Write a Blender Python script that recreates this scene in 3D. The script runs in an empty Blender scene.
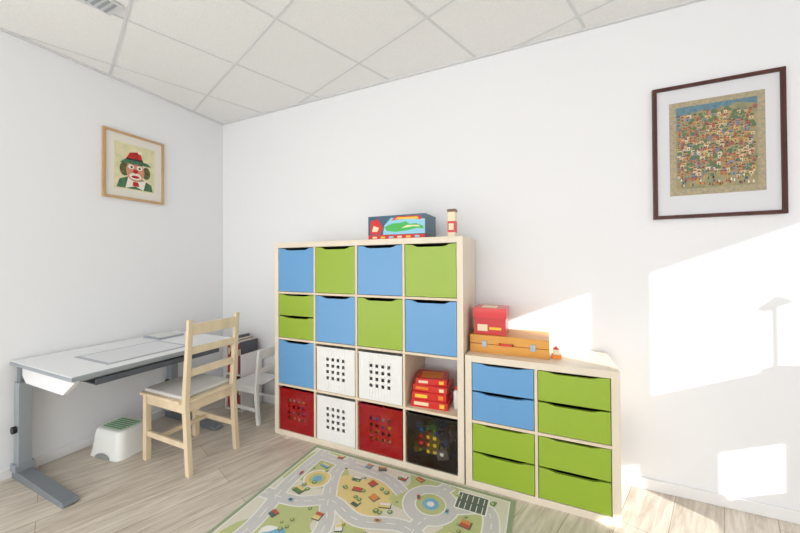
import bpy, bmesh, random
from math import *
from mathutils import Vector, Matrix, Euler
random.seed(4)
scn=bpy.context.scene
scn.view_settings.view_transform='Standard'
scn.view_settings.look='None'
scn.view_settings.exposure=.11
def lin(c):
    return tuple(((v/255)/12.92 if v/255<=.04045 else ((v/255+.055)/1.055)**2.4) for v in c[:3])+(1,)
MATS={}
def mat(name,rgb,rough=.5,metal=0,var=0,scale=20,stretch=(1,1,1),bump=0,rgb2=None,detail=4,coat=0,alpha=1,trans=0,emit=0):
    if name in MATS: return MATS[name]
    m=bpy.data.materials.new(name);m.use_nodes=True;nt=m.node_tree;b=nt.nodes["Principled BSDF"]
    b.inputs["Base Color"].default_value=lin(rgb);b.inputs["Roughness"].default_value=rough;b.inputs["Metallic"].default_value=metal
    b.inputs["Coat Weight"].default_value=coat
    if trans: b.inputs["Transmission Weight"].default_value=trans
    if alpha<1: b.inputs["Alpha"].default_value=alpha
    if emit: b.inputs["Emission Color"].default_value=lin(rgb);b.inputs["Emission Strength"].default_value=emit
    if var or bump or rgb2:
        tc=nt.nodes.new("ShaderNodeTexCoord");mp=nt.nodes.new("ShaderNodeMapping");mp.inputs["Scale"].default_value=stretch
        nz=nt.nodes.new("ShaderNodeTexNoise");nz.inputs["Scale"].default_value=scale;nz.inputs["Detail"].default_value=detail
        nt.links.new(tc.outputs["Object"],mp.inputs[0]);nt.links.new(mp.outputs[0],nz.inputs["Vector"])
        if var or rgb2:
            cr=nt.nodes.new("ShaderNodeValToRGB");cr.color_ramp.elements[0].position=.3;cr.color_ramp.elements[1].position=.7
            c2=rgb2 or tuple(max(0,v-var) for v in rgb)
            cr.color_ramp.elements[0].color=lin(c2);cr.color_ramp.elements[1].color=lin(rgb)
            nt.links.new(nz.outputs[0],cr.inputs[0]);nt.links.new(cr.outputs[0],b.inputs["Base Color"])
        if bump:
            bp=nt.nodes.new("ShaderNodeBump");bp.inputs["Strength"].default_value=bump;bp.inputs["Distance"].default_value=.002
            nt.links.new(nz.outputs[0],bp.inputs["Height"]);nt.links.new(bp.outputs[0],b.inputs["Normal"])
    MATS[name]=m;return m

class B:
    def __init__(s,name): s.name=name;s.bm=bmesh.new();s.mats=[];s.M=Matrix.Identity(4)
    def mi(s,m):
        if m not in s.mats: s.mats.append(m)
        return s.mats.index(m)
    def _fin(s,verts,faces,m,smooth=False):
        i=s.mi(m)
        for f in faces: f.material_index=i;f.smooth=smooth
        for v in verts: v.co=s.M@v.co
    def box(s,lo,hi,m,rot=None,piv=None):
        c=[(lo[0] if i&1==0 else hi[0],lo[1] if i&2==0 else hi[1],lo[2] if i&4==0 else hi[2]) for i in range(8)]
        vs=[s.bm.verts.new(p) for p in c]
        F=[(0,2,3,1),(4,5,7,6),(0,1,5,4),(2,6,7,3),(0,4,6,2),(1,3,7,5)]
        fs=[s.bm.faces.new([vs[k] for k in f]) for f in F]
        if rot:
            p=Vector(piv) if piv else (Vector(lo)+Vector(hi))/2
            R=rot.to_matrix()
            for v in vs: v.co=p+R@(v.co-p)
        s._fin(vs,fs,m);return s
    def prism(s,pts,ax,a,b,m,smooth=False):
        def P(p,t):
            return {0:(t,p[0],p[1]),1:(p[0],t,p[1]),2:(p[0],p[1],t)}[ax]
        v1=[s.bm.verts.new(P(p,a)) for p in pts];v2=[s.bm.verts.new(P(p,b)) for p in pts]
        fs=[];n=len(pts)
        fs.append(s.bm.faces.new(v1));fs.append(s.bm.faces.new(v2[::-1]))
        for i in range(n): fs.append(s.bm.faces.new([v1[i],v2[i],v2[(i+1)%n],v1[(i+1)%n]]))
        s._fin(v1+v2,fs,m,smooth)
        for f in fs[:2]: f.smooth=False
        return s
    def poly(s,pts,m):
        vs=[s.bm.verts.new(p) for p in pts];f=s.bm.faces.new(vs);s._fin(vs,[f],m);return s
    def cyl(s,p1,p2,r,m,r2=None,n=16):
        p1=Vector(p1);p2=Vector(p2);r2=r if r2 is None else r2
        d=(p2-p1).normalized();q=d.to_track_quat('Z','Y')
        v1=[];v2=[]
        for i in range(n):
            o=Vector((cos(2*pi*i/n),sin(2*pi*i/n),0))
            v1.append(s.bm.verts.new(p1+q@(o*r)));v2.append(s.bm.verts.new(p2+q@(o*r2)))
        fs=[s.bm.faces.new([v1[i],v1[(i+1)%n],v2[(i+1)%n],v2[i]]) for i in range(n)]
        s._fin([],fs,m,True)
        e=[s.bm.faces.new(v1[::-1]),s.bm.faces.new(v2)]
        s._fin(v1+v2,e,m);return s
    def bar(s,p1,p2,w,h,m,up=(0,0,1)):
        p1=Vector(p1);p2=Vector(p2);d=(p2-p1).normalized();sd=d.cross(Vector(up)).normalized();u=sd.cross(d)
        vs=[]
        for p in (p1,p2):
            for a,b in((-1,-1),(1,-1),(1,1),(-1,1)): vs.append(s.bm.verts.new(p+sd*a*w/2+u*b*h/2))
        fs=[s.bm.faces.new([vs[k] for k in f]) for f in((0,1,2,3),(7,6,5,4),(0,4,5,1),(1,5,6,2),(2,6,7,3),(3,7,4,0))]
        s._fin(vs,fs,m);return s
    def done(s,bevel=.0015,loc=None,seg=2):
        bmesh.ops.recalc_face_normals(s.bm,faces=s.bm.faces)
        me=bpy.data.meshes.new(s.name);s.bm.to_mesh(me);s.bm.free()
        for m in s.mats: me.materials.append(m)
        o=bpy.data.objects.new(s.name,me);scn.collection.objects.link(o)
        if bevel:
            bv=o.modifiers.new("bevel","BEVEL");bv.width=bevel;bv.segments=seg;bv.limit_method='ANGLE';bv.angle_limit=radians(40)
        return o

XW=5.4; YB=-5.3; H=2.742
# ---------------- materials
wallm=mat("wall_paint",(240,241,243),.9,bump=.08,scale=180)
white=mat("white_lacquer",(240,240,240),.35)
trimm=mat("trim_white",(240,240,240),.4)
birch=mat("birch_veneer",(238,226,206),.45,var=10,scale=9,stretch=(1,1,.15))
birchE=mat("birch_edge",(234,218,192),.5,var=10,scale=9,stretch=(1,1,.15))
blue=mat("blue_lacquer",(104,162,212),.32)
green=mat("green_lacquer",(152,182,54),.32)
dark=mat("gap_shade",(28,28,26),.8)  # shade above and between drawers, painted as solid near-black strips
pine=mat("pine_wood",(240,220,188),.5,var=18,scale=14,stretch=(1,1,.12))
alu=mat("aluminium",(166,174,182),.35,metal=.5)
greyp=mat("grey_plastic",(124,130,136),.45)
black=mat("black_plastic",(30,30,32),.4)

# ---------------- floor
def floor_mat():
    m=bpy.data.materials.new("laminate_planks");m.use_nodes=True;nt=m.node_tree;b=nt.nodes["Principled BSDF"];L=nt.links.new
    tc=nt.nodes.new("ShaderNodeTexCoord");mp=nt.nodes.new("ShaderNodeMapping");mp.inputs["Rotation"].default_value=(0,0,-radians(70))
    L(tc.outputs["Object"],mp.inputs[0])
    br=nt.nodes.new("ShaderNodeTexBrick");br.inputs["Scale"].default_value=1;br.inputs["Brick Width"].default_value=1.28;br.inputs["Row Height"].default_value=.19
    br.inputs["Mortar Size"].default_value=.0016;br.inputs["Mortar Smooth"].default_value=.2;br.offset=.37
    br.inputs["Color1"].default_value=lin((230,221,208));br.inputs["Color2"].default_value=lin((214,204,190));br.inputs["Mortar"].default_value=lin((164,152,138))
    L(mp.outputs[0],br.inputs["Vector"])
    m2=nt.nodes.new("ShaderNodeMapping");m2.inputs["Scale"].default_value=(1.6,16,1);L(mp.outputs[0],m2.inputs[0])
    nz=nt.nodes.new("ShaderNodeTexNoise");nz.inputs["Scale"].default_value=2.2;nz.inputs["Detail"].default_value=7;nz.inputs["Roughness"].default_value=.65;nz.inputs["Distortion"].default_value=.6
    L(m2.outputs[0],nz.inputs["Vector"])
    cr=nt.nodes.new("ShaderNodeValToRGB");cr.color_ramp.elements[0].position=.3;cr.color_ramp.elements[0].color=lin((200,192,182));cr.color_ramp.elements[1].position=.62;cr.color_ramp.elements[1].color=(1,1,1,1)
    L(nz.outputs[0],cr.inputs[0])
    mx=nt.nodes.new("ShaderNodeMix");mx.data_type='RGBA';mx.blend_type='MULTIPLY';mx.inputs[0].default_value=.85
    L(br.outputs[0],mx.inputs[6]);L(cr.outputs[0],mx.inputs[7]);L(mx.outputs[2],b.inputs["Base Color"])
    b.inputs["Roughness"].default_value=.34
    return m
B("floor").box((-.15,YB,-.1),(XW+.2,.15,0),floor_mat()).done(0)
# ---------------- walls
B("wall_back").box((-.15,0,-.1),(XW+.2,.15,3),wallm).done(0)
B("wall_left").box((-.15,YB,-.1),(0,0,3),wallm).done(0)
SS=.55
wy=lambda x:-(XW-x)*SS
wins=[(wy(3.515),wy(4.35),1.262,2.03),(wy(2.66),wy(3.235),1.262,2.03),(wy(3.80),wy(4.08),.69,.95),(-1.62,-1.06,.69,.95)]
w=B("wall_right")
ys=sorted({YB,0}|{a for q in wins for a in q[:2]});zs=sorted({-.1,3}|{a for q in wins for a in q[2:]})
for i in range(len(ys)-1):
    for j in range(len(zs)-1):
        yc=(ys[i]+ys[i+1])/2;zc=(zs[j]+zs[j+1])/2
        if any(q[0]<yc<q[1] and q[2]<zc<q[3] for q in wins): continue
        w.box((XW,ys[i],zs[j]),(XW+.02,ys[i+1],zs[j+1]),wallm)
w.done(0)
for k,q in enumerate(wins):
    f=B("window_%d"%(k+1));t=.03
    y0,y1,z0,z1=q
    f.box((XW-.01,y0-t,z0-t),(XW+.03,y0,z1+t),white).box((XW-.01,y1,z0-t),(XW+.03,y1+t,z1+t),white)
    f.box((XW-.01,y0,z0-t),(XW+.03,y1,z0),white).box((XW-.01,y0,z1),(XW+.03,y1,z1+t),white)
    f.done()
    if k<2: B("window_sill").box((XW-.2,y0-.04,z0-t-.02),(XW-.011,y1+.04,z0-t+.004),white).done()
# ---------------- ceiling
def ceil_mat():
    m=mat("mineral_ceiling_tile",(248,248,246),.95,rgb2=(236,236,234),scale=160,bump=.4,detail=3);return m
B("ceiling").box((-.15,YB,H),(XW+.2,.15,H+.06),ceil_mat()).done(0)
tb=B("trim_1");tm=mat("ceiling_bar_white",(220,221,221),.45)
e1=Vector((cos(radians(70)),sin(radians(70))));e2=Vector((-e1.y,e1.x));O=Vector((.985,-.68))
def clip(p,d):
    t0,t1=-20,20
    for k,(lo,hi) in enumerate(((0.0,XW),(YB,0.0))):
        if abs(d[k])<1e-9: continue
        a=(lo-p[k])/d[k];b=(hi-p[k])/d[k]
        if a>b:a,b=b,a
        t0=max(t0,a);t1=min(t1,b)
    return (t0,t1) if t1>t0+.03 else None
for k in range(-12,13):
    for d,n in((e1,e2),(e2,e1)):
        p=O+n*.625*k;c=clip(p,d)
        if c:
            a=p+d*c[0];b_=p+d*c[1]
            z=H-.001 if d is e1 else H-.0014
            tb.bar((a.x,a.y,z),(b_.x,b_.y,z),.015,.005,tm)
tb.done(0)
B("trim_2").box((0,-.02,H-.012),(XW,0,H-.0),tm).done(0)
B("trim_3").box((0,YB,H-.012),(.02,-.02,H-.0),tm).done(0)
B("baseboard_back").box((0,-.014,0),(XW,0,.062),trimm).done(.003)
B("baseboard_left").box((0,YB,0),(.014,-.014,.062),trimm).done(.003)
B("baseboard_right").box((XW-.014,YB,0),(XW,-.014,.062),trimm).done(.003)
cv=B("ceiling_vent");cv.box((.74,-1.5,H-.014),(.88,-1.33,H-.004),mat("vent_grey",(214,216,216),.5))
for i in range(5): cv.box((.755,-1.49+i*.03,H-.018),(.865,-1.475+i*.03,H-.012),alu)
cv.done(.001)

# ---------------- cube shelves
X0=1.086;YF=-.405;D=.39;YK=YF+D
T=.038;C=.335;t=.0155
def shelf(b,x0,n):
    W=2*T+n*C+(n-1)*t
    b.box((x0,YF,0),(x0+T,YK,W),birch).box((x0+W-T,YF,0),(x0+W,YK,W),birch)
    b.box((x0+T,YF,0),(x0+W-T,YK,T),birch).box((x0+T,YF,W-T),(x0+W-T,YK,W),birch)
    for i in range(1,n):
        x=x0+T+i*C+(i-1)*t
        b.box((x,YF,T),(x+t,YK,W-T),birchE)
        for j in range(n):
            z=T+i*C+(i-1)*t
            xa=x0+T+j*(C+t)
            b.box((xa,YF,z),(xa+C,YK,z+t),birchE)
    return W
def cell(x0,n,col,row):
    return x0+T+col*(C+t), T+(n-1-row)*(C+t)
def front(b,x,z,w,h,m,dip=.016):
    g=.003;pts=[(x+g,z+g),(x+w-g,z+g),(x+w-g,z+h-g)]
    N=16
    for i in range(1,N):
        u=1-i/N
        d=dip*min(1,max(0,(u-.12)/.14))*min(1,max(0,(.9-u)/.14))
        d=dip*(lambda s:s*s*(3-2*s))(d/dip) if d>0 else 0
        pts.append((x+g+(w-2*g)*u,z+h-g-.002-d))
    pts.append((x+g,z+h-g))
    b.prism(pts,1,YF+.004,YF+.022,m)
def tub(b,x,z,w,h,m,dp=.33):
    y0=YF+.022;y1=y0+dp;s=.01;g=.008
    x+=g;w-=2*g;z+=.004;h-=.03
    b.box((x,y0,z),(x+w,y1,z+s),m);b.box((x,y1-s,z+s),(x+w,y1,z+h),m)
    b.box((x,y0,z+s),(x+s,y1-s,z+h),m);b.box((x+w-s,y0,z+s),(x+w,y1-s,z+h),m)
inner=mat("drawer_inside",(70,70,66),.8)
def drawer1(b,x,z,m):
    front(b,x,z,C,C,m);tub(b,x,z,C,C,inner);b.box((x+.001,YF+.03,z+C-.006),(x+C-.001,YF+.35,z+C-.001),dark)
def drawer2(b,x,z,m1,m2):
    hh=C/2
    front(b,x,z,C,hh-.001,m2,.010);tub(b,x,z,C,hh,inner);front(b,x,z+hh+.001,C,hh-.001,m1,.010);tub(b,x,z+hh,C,hh,inner)
    b.box((x+.001,YF+.024,z+hh-.003),(x+C-.001,YF+.35,z+hh+.003),dark)
    b.box((x+.001,YF+.024,z+C-.004),(x+C-.001,YF+.35,z+C-.001),dark)
def bin_(b,x,z,m,cont=None):
    w=.318;h=.315;x+=(C-w)/2;y0=YF+.006;y1=y0+.35;s=.006;z+=.001
    b.box((x,y0,z),(x+w,y1,z+s),m)
    b.box((x,y1-s,z+s),(x+w,y1,z+h),m);b.box((x,y0+s,z+s),(x+s,y1-s,z+h),m);b.box((x+w-s,y0+s,z+s),(x+w,y1-s,z+h),m)
    hs=.022;gp=.022;n=4;tot=n*hs+(n-1)*gp
    cx=x+w/2;cz=z+h*.52
    xs=[x]+sum([[cx-tot/2+i*(hs+gp),cx-tot/2+i*(hs+gp)+hs] for i in range(n)],[])+[x+w]
    zz=[z+s]+sum([[cz-tot/2+i*(hs+gp),cz-tot/2+i*(hs+gp)+hs] for i in range(n)],[])+[z+h]
    for i in range(len(xs)-1):
        if i%2==0: b.box((xs[i],y0,zz[0]),(xs[i+1],y0+s,zz[-1]),m)
        else:
            for j in range(0,len(zz)-1,2): b.box((xs[i],y0,zz[j]),(xs[i+1],y0+s,zz[j+1]),m)
    b.box((x-.003,y0-.004,z+h-.012),(x+w+.003,y0+.004,z+h),m)
    if cont:
        for k in range(26):
            c=random.choice(cont);a=random.uniform(.03,.08)
            px=random.uniform(x+.02,x+w-.1);py=random.uniform(y0+.014,y0+.10);pz=random.uniform(z+.01,z+h-.11)
            b.box((px,py,pz),(px+a,py+a,pz+a*.8),c,rot=Euler((0,random.uniform(-.6,.6),random.uniform(-.1,.1))))
s=B("cube_shelf");WS=shelf(s,X0,4)
for (r,c,m) in [(0,0,blue),(0,1,green),(0,2,blue),(0,3,green),(1,1,blue),(1,2,green),(1,3,blue),(2,0,blue)]:
    x,z=cell(X0,4,c,r);drawer1(s,x,z,m)
x,z=cell(X0,4,0,1);drawer2(s,x,z,green,green)
s.done(.0012)
toyc=[mat("toy_blue",(80,140,220),.4),mat("toy_yellow",(250,215,70),.4),mat("toy_red",(220,60,50),.4),mat("toy_wood",(230,190,140),.6),mat("toy_dark",(60,60,70),.6),mat("toy_green",(110,190,80),.5),mat("toy_white",(240,235,225),.5)]
wbin=mat("white_plastic",(240,240,238),.3)
rbin=mat("red_translucent_plastic",(170,8,18),.1,coat=.5,alpha=.74)
kbin=mat("smoky_plastic",(38,22,16),.08,coat=.6,alpha=.52)
for (r,c,m,ct) in [(2,1,wbin,None),(2,2,wbin,None),(3,0,rbin,toyc),(3,1,wbin,None),(3,2,rbin,toyc),(3,3,kbin,toyc)]:
    x,z=cell(X0,4,c,r);b=B("storage_bin");bin_(b,x,z,m,ct);b.done(.001)
XC=X0+WS+.008
s=B("drawer_cabinet");WC=shelf(s,XC,2)
for c in(0,1):
    for r in(0,1):
        x,z=cell(XC,2,c,r);m=blue if (c==0 and r==0) else green;drawer2(s,x,z,m,m)
s.done(.0012)
redm=mat("red_card",(214,36,30),.4,coat=.3);cream=mat("cream_card",(245,225,190),.5);orange=mat("orange_card",(240,140,40),.5);yel=mat("yellow_print",(250,205,60),.5)
x,z=cell(X0,4,3,2)
gb=B("board_game_stack");zz=z+.0003
for i,(w_,d_,h_,a) in enumerate([(.235,.2,.045,.06),(.22,.2,.045,.12),(.225,.19,.04,.02),(.2,.19,.04,.2)]):
    cx=x+.138-(.01 if i%2 else 0);cy=YF+.14+.01*i;R=Euler((0,0,a));P=(cx,cy,zz)
    gb.box((cx-w_/2,cy-d_/2,zz),(cx+w_/2,cy+d_/2,zz+h_),redm,R,P)
    gb.box((cx-w_/2+.02,cy-d_/2-.0012,zz+.012),(cx+w_/2-.12,cy-d_/2+.001,zz+h_-.012),[cream,yel,orange][i%3],R,P)
    gb.box((cx+w_/2-.05,cy-d_/2-.0012,zz+.01),(cx+w_/2-.02,cy-d_/2+.001,zz+h_-.01),[yel,orange,cream][i%3],R,P)
    gb.box((cx-w_/2+.03,cy-d_/2+.03,zz+h_-.0005),(cx+w_/2-.03,cy+d_/2-.04,zz+h_+.0005),orange if i%2 else cream,R,P)
    zz+=h_+.0006
gb.done(.0008)
bt=B("white_bottle");bx=x+.302;by=YF+.12;z+=.0003
bt.cyl((bx,by,z),(bx,by,z+.1),.022,white).cyl((bx,by,z+.1),(bx,by,z+.115),.022,white,r2=.012).cyl((bx,by,z+.115),(bx,by,z+.135),.013,redm).done(.001)
# ---- on top of the shelf
g=B("board_game_box");zt=WS
gx0,gx1,gy0,gy1=1.885,2.295,YF+.06,YF+.28
g.box((gx0,gy0,zt),(gx1,gy1,zt+.075),mat("game_navy",(26,34,62),.35,coat=.3)).box((gx0-.002,gy0-.002,zt+.03),(gx1+.002,gy1+.002,zt+.16),mat("game_teal",(36,84,110),.35,coat=.3))
crg=mat("print_green",(70,184,84),.5);crr=mat("print_red",(216,40,40),.5);crb=mat("print_blue",(150,208,232),.5)
def gp_(pts,m,k=0): g.prism([(gx0+.41*u,zt+.16*v) for u,v in pts],1,gy0-.0036-.0004*k,gy0-.001,m)
gp_([(.0,.0),(1,.0),(1,.17),(.0,.2)],crr)
gp_([(.27,.2),(1,.2),(1,.78),(.8,.86),(.6,.8),(.42,.9),(.3,.6)],crb)
gp_([(.34,.36),(.5,.3),(.7,.34),(.88,.42),(.98,.38),(.97,.5),(.85,.62),(.74,.6),(.68,.72),(.58,.66),(.45,.66),(.3,.52)],crg,1)
gp_([(.60,.44),(.8,.5),(.92,.47),(.9,.54),(.7,.56)],cream,2)
gp_([(.42,.78),(.52,.94),(.92,.92),(.95,.76),(.7,.82)],crr,1)
gp_([(.48,.82),(.54,.9),(.88,.88),(.9,.8)],yel,2)
gp_([(.03,.25),(.22,.22),(.27,.5),(.18,.88),(.05,.8)],crr,1)
gp_([(.07,.35),(.17,.33),(.2,.5),(.1,.6)],cream,2)
for i in range(6): gp_([(.08+i*.15,.05),(.16+i*.15,.05),(.16+i*.15,.13),(.08+i*.15,.13)],[cream,yel,crb][i%3],1)
g.done(0)
g=B("spice_tin");g.box((2.44,YF+.07,zt),(2.485,YF+.12,zt+.17),cream).box((2.4385,YF+.0685,zt+.03),(2.4865,YF+.1215,zt+.1),redm).box((2.437,YF+.067,zt+.158),(2.488,YF+.123,zt+.175),mat("tin_brown",(120,80,60),.4)).box((2.446,YF+.0675,zt+.045),(2.478,YF+.0700,zt+.085),cream).done(.001)
# ---- on top of cabinet
zc=WC
oak=mat("amber_wood",(232,168,76),.4,var=25,scale=10,stretch=(.15,1,1));
g=B("wooden_toy_case")
a0,a1,b0,b1=XC+.012,XC+.45,YF+.09,YF+.36
g.box((a0,b0,zc),(a1,b1,zc+.052),oak).box((a0,b0,zc+.055),(a1,b1,zc+.105),oak).box((a0+.004,b0+.004,zc+.05),(a1-.004,b1-.004,zc+.057),mat("case_seam",(150,60,30),.6))
for xx in (a0+.07,a1-.1): g.box((xx,b0-.006,zc+.036),(xx+.03,b0,zc+.074),alu)
g.box((a0+.17,b0-.02,zc+.055),(a0+.25,b0-.012,zc+.067),redm).box((a0+.17,b0-.02,zc+.055),(a0+.178,b0,zc+.067),redm).box((a0+.242,b0-.02,zc+.055),(a0+.25,b0,zc+.067),redm)
g.done(.002)
g=B("red_tin");h0=zc+.1055
g.box((a0+.02,b0+.03,h0),(a0+.205,b0+.2,h0+.12),mat("red_tin_paint",(205,24,30),.3,coat=.4)).box((a0+.015,b0+.025,h0+.1),(a0+.21,b0+.205,h0+.16),mat("red_tin_lid",(222,30,34),.3,coat=.4))
g.box((a0+.04,b0+.028,h0+.02),(a0+.1,b0+.031,h0+.06),cream).box((a0+.11,b0+.028,h0+.03),(a0+.18,b0+.031,h0+.045),yel)
g.box((a0+.06,b0+.05,h0+.1595),(a0+.15,b0+.16,h0+.161),cream).done(.003)
g=B("wooden_toy_block");g.box((a1+.01,YF+.12,zc),(a1+.06,YF+.17,zc+.02),orange).box((a1+.018,YF+.128,zc+.02),(a1+.05,YF+.16,zc+.05),cream).prism([(a1+.018,zc+.05),(a1+.05,zc+.05),(a1+.034,zc+.068)],1,YF+.128,YF+.16,redm).done(.001)

# ---------------- road rug
rx0,rx1,ry1,ry0=1.50,2.83,-.43,-2.38
rg=B("road_map_play_rug")
def rm(n,c): return mat("rug_"+n,c,.95,var=9,scale=300)
base=rm("base",(228,222,206));edge=rm("edge",(158,172,138));road=rm("road",(212,210,206));rl=rm("line",(240,238,230))
gA=rm("grass",(196,202,142));gB=rm("tree",(112,146,92));bl=rm("water",(132,184,212));yl=rm("sand",(234,212,146));orr=rm("orange",(222,148,84));rd=rm("red",(202,98,80));dk=rm("dark",(104,114,104));wh=rm("white",(244,242,236))
z0=.007
rg.box((rx0,ry0,0),(rx1,ry1,z0),edge)
rg.box((rx0+.022,ry0+.022,z0-.001),(rx1-.022,ry1-.022,z0+.0004),rl).box((rx0+.03,ry0+.03,z0-.001),(rx1-.03,ry1-.03,z0+.0008),base)
lev=[z0+.001]
def flat(pts,m,dz=.00025):
    zt=lev[0]; rg.poly([(rx0+min(max(u,.03),1.30),ry1-min(max(v,.03),1.92),zt) for u,v in pts],m); lev[0]+=.000012
def rect(u,v,w,h,m,a=0):
    P=[(-w/2,-h/2),(w/2,-h/2),(w/2,h/2),(-w/2,h/2)]
    flat([(u+x*cos(a)-y*sin(a),v+x*sin(a)+y*cos(a)) for x,y in P],m)
def disc(u,v,r,m,n=24,ry=None): flat([(u+r*cos(2*pi*i/n),v+(ry or r)*sin(2*pi*i/n)) for i in range(n)],m)
def blob(u,v,r,m):
    ph=random.random()*6;flat([(u+r*(1+.22*sin(3*a+ph)+.1*cos(5*a))*cos(a),v+r*(1+.22*sin(3*a+ph)+.1*cos(5*a))*sin(a)) for a in [2*pi*i/28 for i in range(28)]],m)
def spl(P,n=10):
    out=[];Q=[P[0]]+P+[P[-1]]
    for i in range(1,len(Q)-2):
        p0,p1,p2,p3=[Vector(q) for q in Q[i-1:i+3]]
        for k in range(n):
            s_=k/n;out.append(.5*((2*p1)+(-p0+p2)*s_+(2*p0-5*p1+4*p2-p3)*s_**2+(-p0+3*p1-3*p2+p3)*s_**3))
    out.append(Vector(P[-1]));return out
def ribbon(P,w,m,dash=False):
    S=spl(P);zt=lev[0];lev[0]+=.000012
    L=[];R_=[]
    for i,p in enumerate(S):
        d=(S[min(i+1,len(S)-1)]-S[max(i-1,0)]).normalized();n=Vector((-d.y,d.x))*w/2;L.append(p+n);R_.append(p-n)
    cl=lambda q:(rx0+min(max(q.x,.03),1.30),ry1-min(max(q.y,.03),1.92),zt)
    for i in range(len(S)-1):
        if dash and i%4>1: continue
        try: rg.poly([cl(L[i]),cl(L[i+1]),cl(R_[i+1]),cl(R_[i])],m)
        except Exception: pass
for a in [(.18,.2,.2,gA),(.55,.32,.2,yl),(.9,.12,.2,gA),(1.15,.35,.18,gA),(.3,.7,.22,gA),(.75,.72,.2,gA),(1.1,.8,.2,yl),(.25,1.2,.24,yl),(.7,1.2,.22,gA),(1.1,1.3,.22,gA),(.4,1.65,.25,gA),(.95,1.7,.25,yl)]: blob(*a)
roads=[[(.1,.03),(.1,.4),(.16,.75),(.1,1.2),(.12,1.92)],
[(.03,.52),(.25,.5),(.42,.42),(.62,.48),(.85,.42),(1.05,.5),(1.3,.48)],
[(.33,.03),(.3,.2),(.4,.42),(.5,.62),(.45,.9),(.55,1.2),(.5,1.92)],
[(.98,.03),(.93,.12)],[(.93,.32),(.9,.45),(.98,.7),(.9,1.0),(1.0,1.4),(.95,1.92)],
[(.1,.09),(.33,.1),(.6,.12),(.75,.2)],[(1.05,.2),(1.2,.14),(1.24,.3),(1.2,.5),(1.22,.8),(1.2,1.92)],
[(.03,.95),(.3,.98),(.6,.9),(.95,.95),(1.3,.92)],[(.03,1.45),(.4,1.4),(.8,1.48),(1.3,1.42)]]
for P in roads: ribbon(P,.088,wh)
disc(.92,.22,.155,wh)
for P in roads: ribbon(P,.072,road)
disc(.92,.22,.147,road)
for P in roads: ribbon(P,.005,wh,True)
disc(.92,.22,.085,wh);disc(.92,.22,.078,gA);disc(.92,.22,.045,bl);disc(.92,.22,.02,wh)
for c_,r_,m_ in [((.235,.3),.085,wh),((.235,.3),.075,yl),((.235,.3),.05,gA),((.235,.3),.028,bl)]: disc(c_[0],c_[1],r_,m_)
blob(.3,.78,.09,wh);blob(.3,.78,.08,bl);blob(.72,.62,.07,bl);blob(1.1,1.15,.09,bl)
rect(1.12,.12,.17,.14,wh);rect(1.12,.12,.155,.125,dk)
for i in range(5): rect(1.06+i*.03,.09,.004,.05,wh);rect(1.06+i*.03,.155,.004,.05,wh)
cols=[orr,rd,bl,wh,yl,dk,gB]
def house(u,v,w,h,m,a):
    rect(u+.004,v+.004,w+.006,h+.006,dk,a);rect(u,v,w,h,m,a);rect(u-.0,v-h*.25,w*.98,h*.45,random.choice([wh,orr,rd,yl]),a)
spots=[(.2,.17),(.24,.05),(.45,.2),(.5,.28),(.56,.2),(.62,.3),(.7,.33),(.55,.38),(.2,.42),(.42,.54),(.56,.56),(.62,.7),(.82,.58),(1.08,.38),(1.12,.28),(1.05,.62),(.2,.62),(.24,.85),(.4,.75),(.78,.82),(1.1,.72),(1.08,.85),(.2,1.1),(.3,1.25),(.7,1.1),(.75,1.3),(1.1,1.0),(.3,1.6),(.7,1.65),(1.1,1.6),(.46,.06),(.55,.05),(.8,.05),(.7,.08)]
for u,v in spots: house(u,v,random.uniform(.035,.06),random.uniform(.03,.05),random.choice(cols),random.uniform(-.5,.5))
for i in range(240):
    u=random.uniform(.04,1.28);v=random.uniform(.04,1.88);r=random.uniform(.008,.016)
    near=False
    for P in roads:
        for q in spl(P,6):
            if (q-Vector((u,v))).length<.055: near=True;break
        if near: break
    if near or (Vector((u,v))-Vector((.92,.22))).length<.16: continue
    disc(u,v,r,gB,10);disc(u-.002,v-.002,r*.55,gA,8)
for u,v,a,m_ in [(.1,.3,1.57,rd),(.2,.51,0,bl),(.7,.445,-.2,orr),(.83,.2,1.2,rd),(1.0,.24,1.5,bl),(.33,.15,1.5,yl),(.47,.75,1.6,wh),(1.22,.4,1.6,rd),(.95,.6,1.3,yl)]:
    rect(u+.015,v,.034,.017,m_,a);rect(u+.015,v,.014,.015,dk,a)
rg.done(0)

# ---------------- desk
d=B("height_adjustable_desk");dx0,dx1,dy0,dy1,zt=.012,.765,-1.50,-.48,.715
wd=mat("desk_white",(238,240,242),.35)
d.box((dx0,dy0,zt-.022),(dx0+.20,dy1,zt),wd)
d.box((dx0+.204,dy0,zt-.022),(dx1-.012,dy1,zt),wd)
d.box((dx1-.012,dy0,zt-.024),(dx1,dy1,zt),alu)
d.box((dx0,dy0-.004,zt-.024),(dx1,dy0,zt-.004),alu)
for y in (dy0+.04,dy1-.07):
    d.prism([(dx0+.03,zt-.022),(dx1-.06,zt-.022),(dx1-.06,zt-.05),(dx1-.18,zt-.13),(dx0+.12,zt-.13),(dx0+.03,zt-.06)],1,y-.012,y+.012,wd)
    d.box((.03,y-.03,.03),(.095,y+.03,zt-.13),alu)
    d.box((.04,y-.022,zt-.3),(.085,y+.022,zt-.02),greyp)
    d.prism([(.018,0),(.64,0),(.66,.012),(.64,.03),(.12,.05),(.04,.05),(.018,.028)],1,y-.035,y+.035,greyp)
    d.box((.025,y-.045,.05),(.1,y+.045,.09),alu)
    d.cyl((.06,y-.05,.30),(.06,y-.03,.30),.022,black)
d.box((.05,dy0+.07,zt-.16),(.09,dy1-.09,zt-.06),greyp)
d.box((dx1-.10,dy0+.06,zt-.05),(dx1-.07,dy1-.06,zt-.03),alu)
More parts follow.
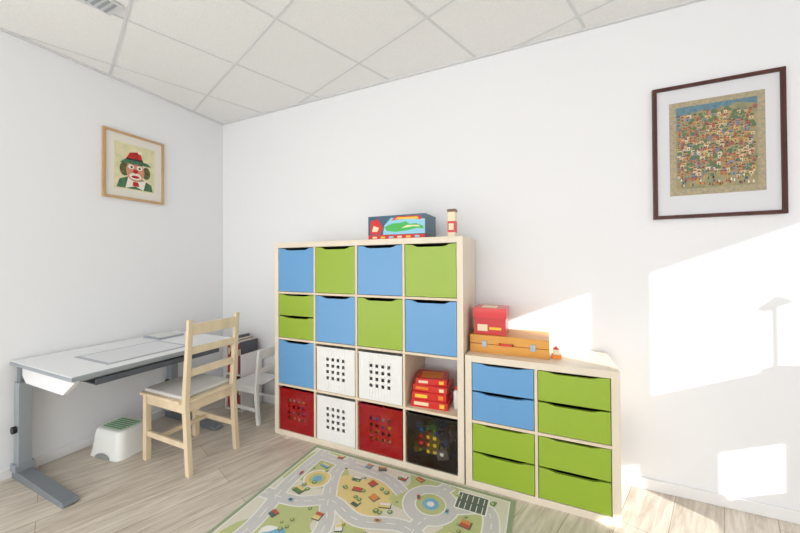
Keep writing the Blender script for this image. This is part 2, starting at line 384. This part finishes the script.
d.box((.38,dy0+.12,zt-.085),(dx1-.05,dy1-.12,zt-.079),greyp)
d.box((dx1-.056,dy0+.12,zt-.085),(dx1-.05,dy1-.12,zt-.05),mat("tray_dark",(90,96,104),.5))
d.done(.003)
pm=B("desk_mat");zt+=.0005;pm.box((.28,-1.3,zt),(.66,-.8,zt+.003),mat("mat_grey",(180,185,192),.5)).box((.30,-1.28,zt+.003),(.64,-.82,zt+.0035),mat("mat_paper",(226,228,232),.6)).done(.001)
nb=B("book_stack");nb.box((.06,-.78,zt),(.27,-.58,zt+.012),mat("book_grey",(170,176,186),.5)).box((.08,-.76,zt+.012),(.26,-.6,zt+.02),mat("book_pale",(226,226,222),.5)).done(.001)

# ---------------- chair
c=B("wooden_chair");fx,bx,ya,yb=.565,.985,-1.03,-.685;zs_=.435
for y in(ya,yb):
    c.box((fx-.018,y-.018,0),(fx+.018,y+.018,zs_),pine)
    c.prism([(bx-.005,0),(bx+.03,0),(bx-.005,.43),(bx+.03,.96),(bx+.008,.96),(bx-.042,.45)],1,y-.016,y+.016,pine)
    c.box((fx+.018,y-.010,.16),(bx-.01,y+.010,.195),pine)
    c.box((fx+.018,y-.010,zs_-.06),(bx-.035,y+.010,zs_-.005),pine)
c.box((fx-.010,ya+.018,zs_-.06),(fx+.010,yb-.018,zs_-.005),pine).box((bx-.04,ya+.016,zs_-.06),(bx-.02,yb-.016,zs_-.005),pine)
c.box((fx+.12,ya+.01,.165),(fx+.145,yb-.01,.19),pine)
c.box((fx-.035,ya-.03,zs_),(bx-.045,yb+.03,zs_+.018),pine)
c.box((bx-.045,ya+.017,zs_),(bx-.005,yb-.017,zs_+.018),pine)
for z1,z2,xo in((.86,.93,.012),(.74,.785,.002),(.60,.645,-.012)):
    c.box((bx+xo-.008,ya+.015,z1),(bx+xo+.012,yb-.015,z2),pine)
c.done(.003)
cu=B("seat_cushion");cu.box((fx-.02,ya-.01,zs_+.0185),(bx-.05,yb+.01,zs_+.043),mat("cushion_fabric",(218,215,212),.95,var=12,scale=200,bump=.4)).done(.011,seg=3)

# ---------------- step stool
st=B("step_stool");wp=mat("stool_plastic",(240,242,238),.4)
cx,cy=.27,-1.03
def ring(hw,hd,z,r=.05,n=5):
    out=[]
    for sx_,sy_,a0_ in((1,1,0),(-1,1,90),(-1,-1,180),(1,-1,270)):
        for k in range(n+1):
            a=radians(a0_+90*k/n);out.append((cx+sx_*(hw-r)+r*cos(a),cy+sy_*(hd-r)+r*sin(a),z))
    return out
rot=Matrix.Translation((cx,cy,0))@Matrix.Rotation(.12,4,'Z')@Matrix.Translation((-cx,-cy,0));st.M=rot
i_=st.mi(wp)
rings=[ring(.155,.125,0),ring(.15,.12,.02),ring(.138,.108,.13),ring(.13,.10,.165,.045),ring(.12,.09,.178,.04)]
vr=[[st.bm.verts.new(rot@Vector(p)) for p in r] for r in rings]
for a,b_ in zip(vr,vr[1:]):
    for k in range(len(a)):
        f=st.bm.faces.new([a[k],a[(k+1)%len(a)],b_[(k+1)%len(a)],b_[k]]);f.material_index=i_;f.smooth=True
f=st.bm.faces.new(vr[-1]);f.material_index=i_
dg=mat("stool_grip",(112,160,120),.6);pg=mat("stool_pad",(206,222,202),.6)
st.prism([(p[0],p[1]) for p in ring(.108,.078,0,.035)],2,.176,.1795,pg)
for j in range(6): st.box((cx-.09,cy-.062+j*.022,.179),(cx+.09,cy-.052+j*.022,.182),dg)
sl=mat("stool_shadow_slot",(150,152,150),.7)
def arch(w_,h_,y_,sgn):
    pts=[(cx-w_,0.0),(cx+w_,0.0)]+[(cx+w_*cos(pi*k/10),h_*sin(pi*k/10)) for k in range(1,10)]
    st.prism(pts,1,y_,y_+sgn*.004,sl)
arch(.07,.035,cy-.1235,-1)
st.done(0)

# ---------------- small white children's chair
k=B("childrens_chair");kx0,kx1,ky0,ky1=.60,.86,-.37,-.10;ks=.29
for y in(ky0,ky1):
    k.bar((kx0-.015,y,0),(kx0+.015,y,ks),.028,.028,white,up=(1,0,0))
    k.bar((kx1+.02,y,0),(kx1-.01,y,ks),.028,.028,white,up=(1,0,0))
    k.bar((kx1-.01,y,ks-.02),(kx1+.03,y,.60),.026,.022,white,up=(1,0,0))
    k.box((kx0,y-.008,.10),(kx1,y+.008,.128),white);k.box((kx0+.01,y-.008,ks-.045),(kx1-.01,y+.008,ks-.002),white)
k.box((kx0-.03,ky0-.02,ks),(kx1-.025,ky1+.02,ks+.016),white)
k.box((kx0,ky0,ks-.04),(kx0+.014,ky1,ks-.001),white)
for z1,z2,xx in((.52,.60,kx1+.018),(.40,.445,kx1+.005)): k.box((xx-.006,ky0+.01,z1),(xx+.008,ky1-.01,z2),white)
k.done(.003)
# ---------------- bookcase with books
r_=B("bookcase");bxx=.36
r_.box((bxx,-.26,0),(bxx+.012,-.02,.64),white).box((bxx+.19,-.26,0),(bxx+.202,-.02,.5),white).box((bxx+.012,-.26,.0),(bxx+.19,-.02,.012),white).box((bxx+.012,-.26,.31),(bxx+.19,-.02,.322),white).box((bxx+.012,-.03,.012),(bxx+.19,-.02,.5),white)
r_.done(.001)
bk=B("books");pal=[(190,60,50),(90,90,100),(235,230,220),(196,76,60),(120,96,84),(235,230,220),(80,110,146)]
for base_,top in((.0125,.26),(.3225,.32)):
    xx=bxx+.015;i=0
    while xx<bxx+.165:
        w_=random.uniform(.014,.03);h_=top*random.uniform(.8,1)
        mm=mat("book_cover_%d"%(i%7),pal[i%7],.5)
        bk.box((xx,-.245,base_),(xx+w_-.001,-.05,base_+h_),mm);bk.box((xx+.003,-.2456,base_+h_*.6),(xx+w_-.004,-.244,base_+h_*.8),cream)
        xx+=w_;i+=1+random.randint(0,1)
bk.done(.0008)

# ---------------- pictures
def frame_x(name,x0,x1,z0,z1,fm,fw,mm):
    b=B(name);y0=-.022
    b.box((x0,y0,z0),(x0+fw,-.001,z1),fm).box((x1-fw,y0,z0),(x1,-.001,z1),fm).box((x0+fw,y0,z0),(x1-fw,-.001,z0+fw),fm).box((x0+fw,y0,z1-fw),(x1-fw,-.001,z1),fm)
    b.box((x0+fw,-.012,z0+fw),(x1-fw,-.001,z1-fw),mm)
    return b
px0,px1,pz0,pz1=3.552,4.092,1.542,2.282
darkw=mat("mahogany_frame",(84,44,36),.4,var=20,scale=20,stretch=(1,1,.2));matw=mat("passepartout",(224,225,229),.8)
b=frame_x("framed_town_picture",px0,px1,pz0,pz1,darkw,.019,matw)
ax0,ax1,az0,az1=3.628,4.018,1.668,2.187
b.box((ax0,-.0135,az0),(ax1,-.0115,az1),mat("print_border",(194,172,130),.6,rgb2=(146,146,132),scale=70))
ix0,ix1,iz0,iz1=ax0+.03,ax1-.03,az0+.035,az1-.03
b.box((ix0,-.0145,iz0),(ix1,-.0125,iz1),mat("print_ground",(176,160,120),.6,rgb2=(130,136,104),scale=25))
b.prism([(ix0,iz1),(ix1,iz1),(ix1,iz1-.035),(ix1-.08,iz1-.015),(ix1-.15,iz1-.05),(ix1-.22,iz1-.03),(ix0,iz1-.05)],1,-.0150,-.014,mat("print_sky",(112,146,160),.6,var=30,scale=60))
hw=[mat("paint_house_%d"%i,c_,.6) for i,c_ in enumerate([(212,190,150),(184,126,90),(196,170,110),(160,104,88),(216,204,178),(132,140,156),(180,144,104),(150,156,116)])]
hr=[mat("paint_roof_%d"%i,c_,.6) for i,c_ in enumerate([(160,84,66),(120,80,70),(96,120,84),(92,108,136),(184,124,80),(76,84,82)])]
hd=mat("paint_window",(76,68,64),.6)
rows=22;yl_=-.0152
for r__ in range(rows):
    v0=iz1-.05-(iz1-iz0-.10)*r__/rows
    u=ix0+random.uniform(0,.008)
    yl_-=.00004
    while u<ix1-.018:
        w_=random.uniform(.010,.020);h_=random.uniform(.012,.022);v=v0-.012+random.uniform(-.006,.006)+.012*sin(u*30)
        if random.random()<.22:
            n=8;rr=w_*.6;b.prism([(u+w_/2+rr*cos(2*pi*i/n),v+h_*.6+rr*sin(2*pi*i/n)) for i in range(n)],1,yl_,-.014,hr[2])
        else:
            b.prism([(u,v),(u+w_,v),(u+w_,v+h_),(u,v+h_)],1,yl_,-.014,random.choice(hw))
            b.prism([(u-.001,v+h_),(u+w_+.001,v+h_),(u+w_*.5,v+h_*1.55)],1,yl_-.00001,-.014,random.choice(hr))
            b.prism([(u+w_*.35,v+h_*.2),(u+w_*.62,v+h_*.2),(u+w_*.62,v+h_*.6),(u+w_*.35,v+h_*.6)],1,yl_-.00002,-.014,hd)
        u+=w_+random.uniform(-.002,.006)
fc=[mat("fig_a",(180,76,62),.6),mat("fig_b",(230,225,205),.6),mat("fig_c",(60,80,110),.6),mat("fig_d",(210,160,60),.6)]
for i in range(46):
    u=random.uniform(ix0+.01,ix1-.02);v=random.uniform(iz0+.004,iz0+.05)
    b.prism([(u,v),(u+.007,v),(u+.005,v+.014),(u+.002,v+.014)],1,-.0166,-.014,fc[i%4])
b.done(0)
b=B("framed_clown_picture");y0,y1,z0,z1=-1.035,-.595,1.815,2.338;fw=.018
oakf=mat("oak_frame",(206,170,126),.5,var=15,scale=20,stretch=(1,1,.2))
b.box((.001,y0,z0),(.022,y0+fw,z1),oakf).box((.001,y1-fw,z0),(.022,y1,z1),oakf).box((.001,y0+fw,z0),(.022,y1-fw,z0+fw),oakf).box((.001,y0+fw,z1-fw),(.022,y1-fw,z1),oakf)
b.box((.001,y0+fw,z0+fw),(.012,y1-fw,z1-fw),mat("passepartout_cream",(232,228,218),.8))
b.box((.0115,y0+.075,z0+.08),(.0135,y1-.075,z1-.08),mat("print_cream",(236,226,184),.7,rgb2=(212,210,164),scale=22))
cyy=(y0+y1)/2;czz=z0+.235
lv=[.0140]
def pl(pts,m):
    b.prism([(cyy+p[0],czz+p[1]) for p in pts],0,.012,lv[0],m);lv[0]+=.00025
def el(u,v,ru,rv,m,n=20): pl([(u+ru*cos(2*pi*i/n),v+rv*sin(2*pi*i/n)) for i in range(n)],m)
mf=mat("clown_skin",(226,160,130),.7,var=30,scale=40);mr=mat("clown_red",(200,50,48),.7,var=30,scale=40);mg=mat("clown_green",(84,128,94),.7,var=30,scale=40);mo=mat("clown_hair",(110,116,74),.7,var=40,scale=50);mk=mat("clown_dark",(60,50,60),.7);mw=mat("clown_white",(240,232,220),.7)
pl([(-.13,-.145),(.13,-.145),(.12,-.09),(.06,-.06),(-.05,-.05),(-.11,-.08)],mg)
pl([(-.07,-.145),(.0,-.12),(.06,-.145),(.08,-.06),(.02,-.08),(-.05,-.05)],mw)
pl([(-.02,-.12),(.03,-.12),(.02,-.085),(-.015,-.085)],mr)
el(-.075,.005,.035,.055,mo);el(.08,-.0,.03,.05,mo)
el(.0,.0,.066,.083,mf)
el(-.03,.03,.022,.018,mw);el(.03,.03,.022,.018,mw);el(0,-.042,.043,.028,mw);el(0,-.046,.03,.011,mr)
el(-.028,.028,.008,.009,mk);el(.03,.028,.008,.009,mk);el(0,-.002,.018,.017,mr)
pl([(-.05,.055),(-.01,.05),(-.03,.062)],mk);pl([(.05,.055),(.01,.05),(.03,.062)],mk)
pl([(-.11,.05),(.115,.06),(.09,.082),(.055,.085),(-.07,.085)],mg)
pl([(-.07,.082),(.055,.085),(.03,.16),(-.04,.14)],mr)
pl([(-.07,.08),(.056,.084),(.05,.1),(-.062,.094)],mk)
el(.03,.155,.016,.014,mw)
b.done(0)

# ---------------- desk lamp on the window sill
l=B("desk_lamp");lx,ly,lz=XW-.1,-.69,1.262-.0255
l.cyl((lx,ly,lz),(lx,ly,lz+.05),.03,white).cyl((lx,ly,lz+.05),(lx,ly,lz+.36),.008,white)
l.cyl((lx,ly,lz+.36),(lx,ly-.03,lz+.38),.009,white).cyl((lx,ly+.02,lz+.385),(lx,ly-.03,lz+.36),.03,white,r2=.014).done(.001)

# ---------------- light
wd_=bpy.data.worlds.new("world");scn.world=wd_;wd_.use_nodes=True
bg=wd_.node_tree.nodes["Background"];bg.inputs[0].default_value=(.95,.97,1,1);bg.inputs[1].default_value=1.0
sd=bpy.data.lights.new("sun","SUN");sd.energy=6.5;sd.angle=radians(.5);sd.color=(1,.975,.94)
so=bpy.data.objects.new("sun",sd);so.rotation_euler=Vector((-1,SS,-.42)).to_track_quat('-Z','Y').to_euler();so.location=(8,-4,4);scn.collection.objects.link(so)
ad=bpy.data.lights.new("rear_fill_light","AREA");ad.shape='RECTANGLE';ad.size=4;ad.size_y=2.2;ad.energy=62  # added area fill at the open rear end to brighten the room
ao=bpy.data.objects.new("rear_fill_light",ad);ao.location=(2.2,YB+.05,1.4);ao.rotation_euler=(radians(90),0,0);scn.collection.objects.link(ao)

# ---------------- camera
cx_,cy_,cz_,f,yaw,pit,rol,sx,sy=2.9887,-2.3781,1.3011,334.1156,.4378,.01,-.0052,-11.2743,-6.4331
F=Vector((-sin(yaw)*cos(pit),cos(yaw)*cos(pit),sin(pit)));R=Vector((cos(yaw),sin(yaw),0));U=R.cross(F)
R2=R*cos(rol)+U*sin(rol);U2=-R*sin(rol)+U*cos(rol)
cam=bpy.data.cameras.new("camera");cam.sensor_width=36;cam.lens=f/800*36;cam.shift_x=-sx/800;cam.shift_y=sy/800;cam.clip_start=.05
co=bpy.data.objects.new("camera",cam);Mx=Matrix((R2,U2,-F)).transposed().to_4x4();Mx.translation=(cx_,cy_,cz_);co.matrix_world=Mx
scn.collection.objects.link(co);scn.camera=co
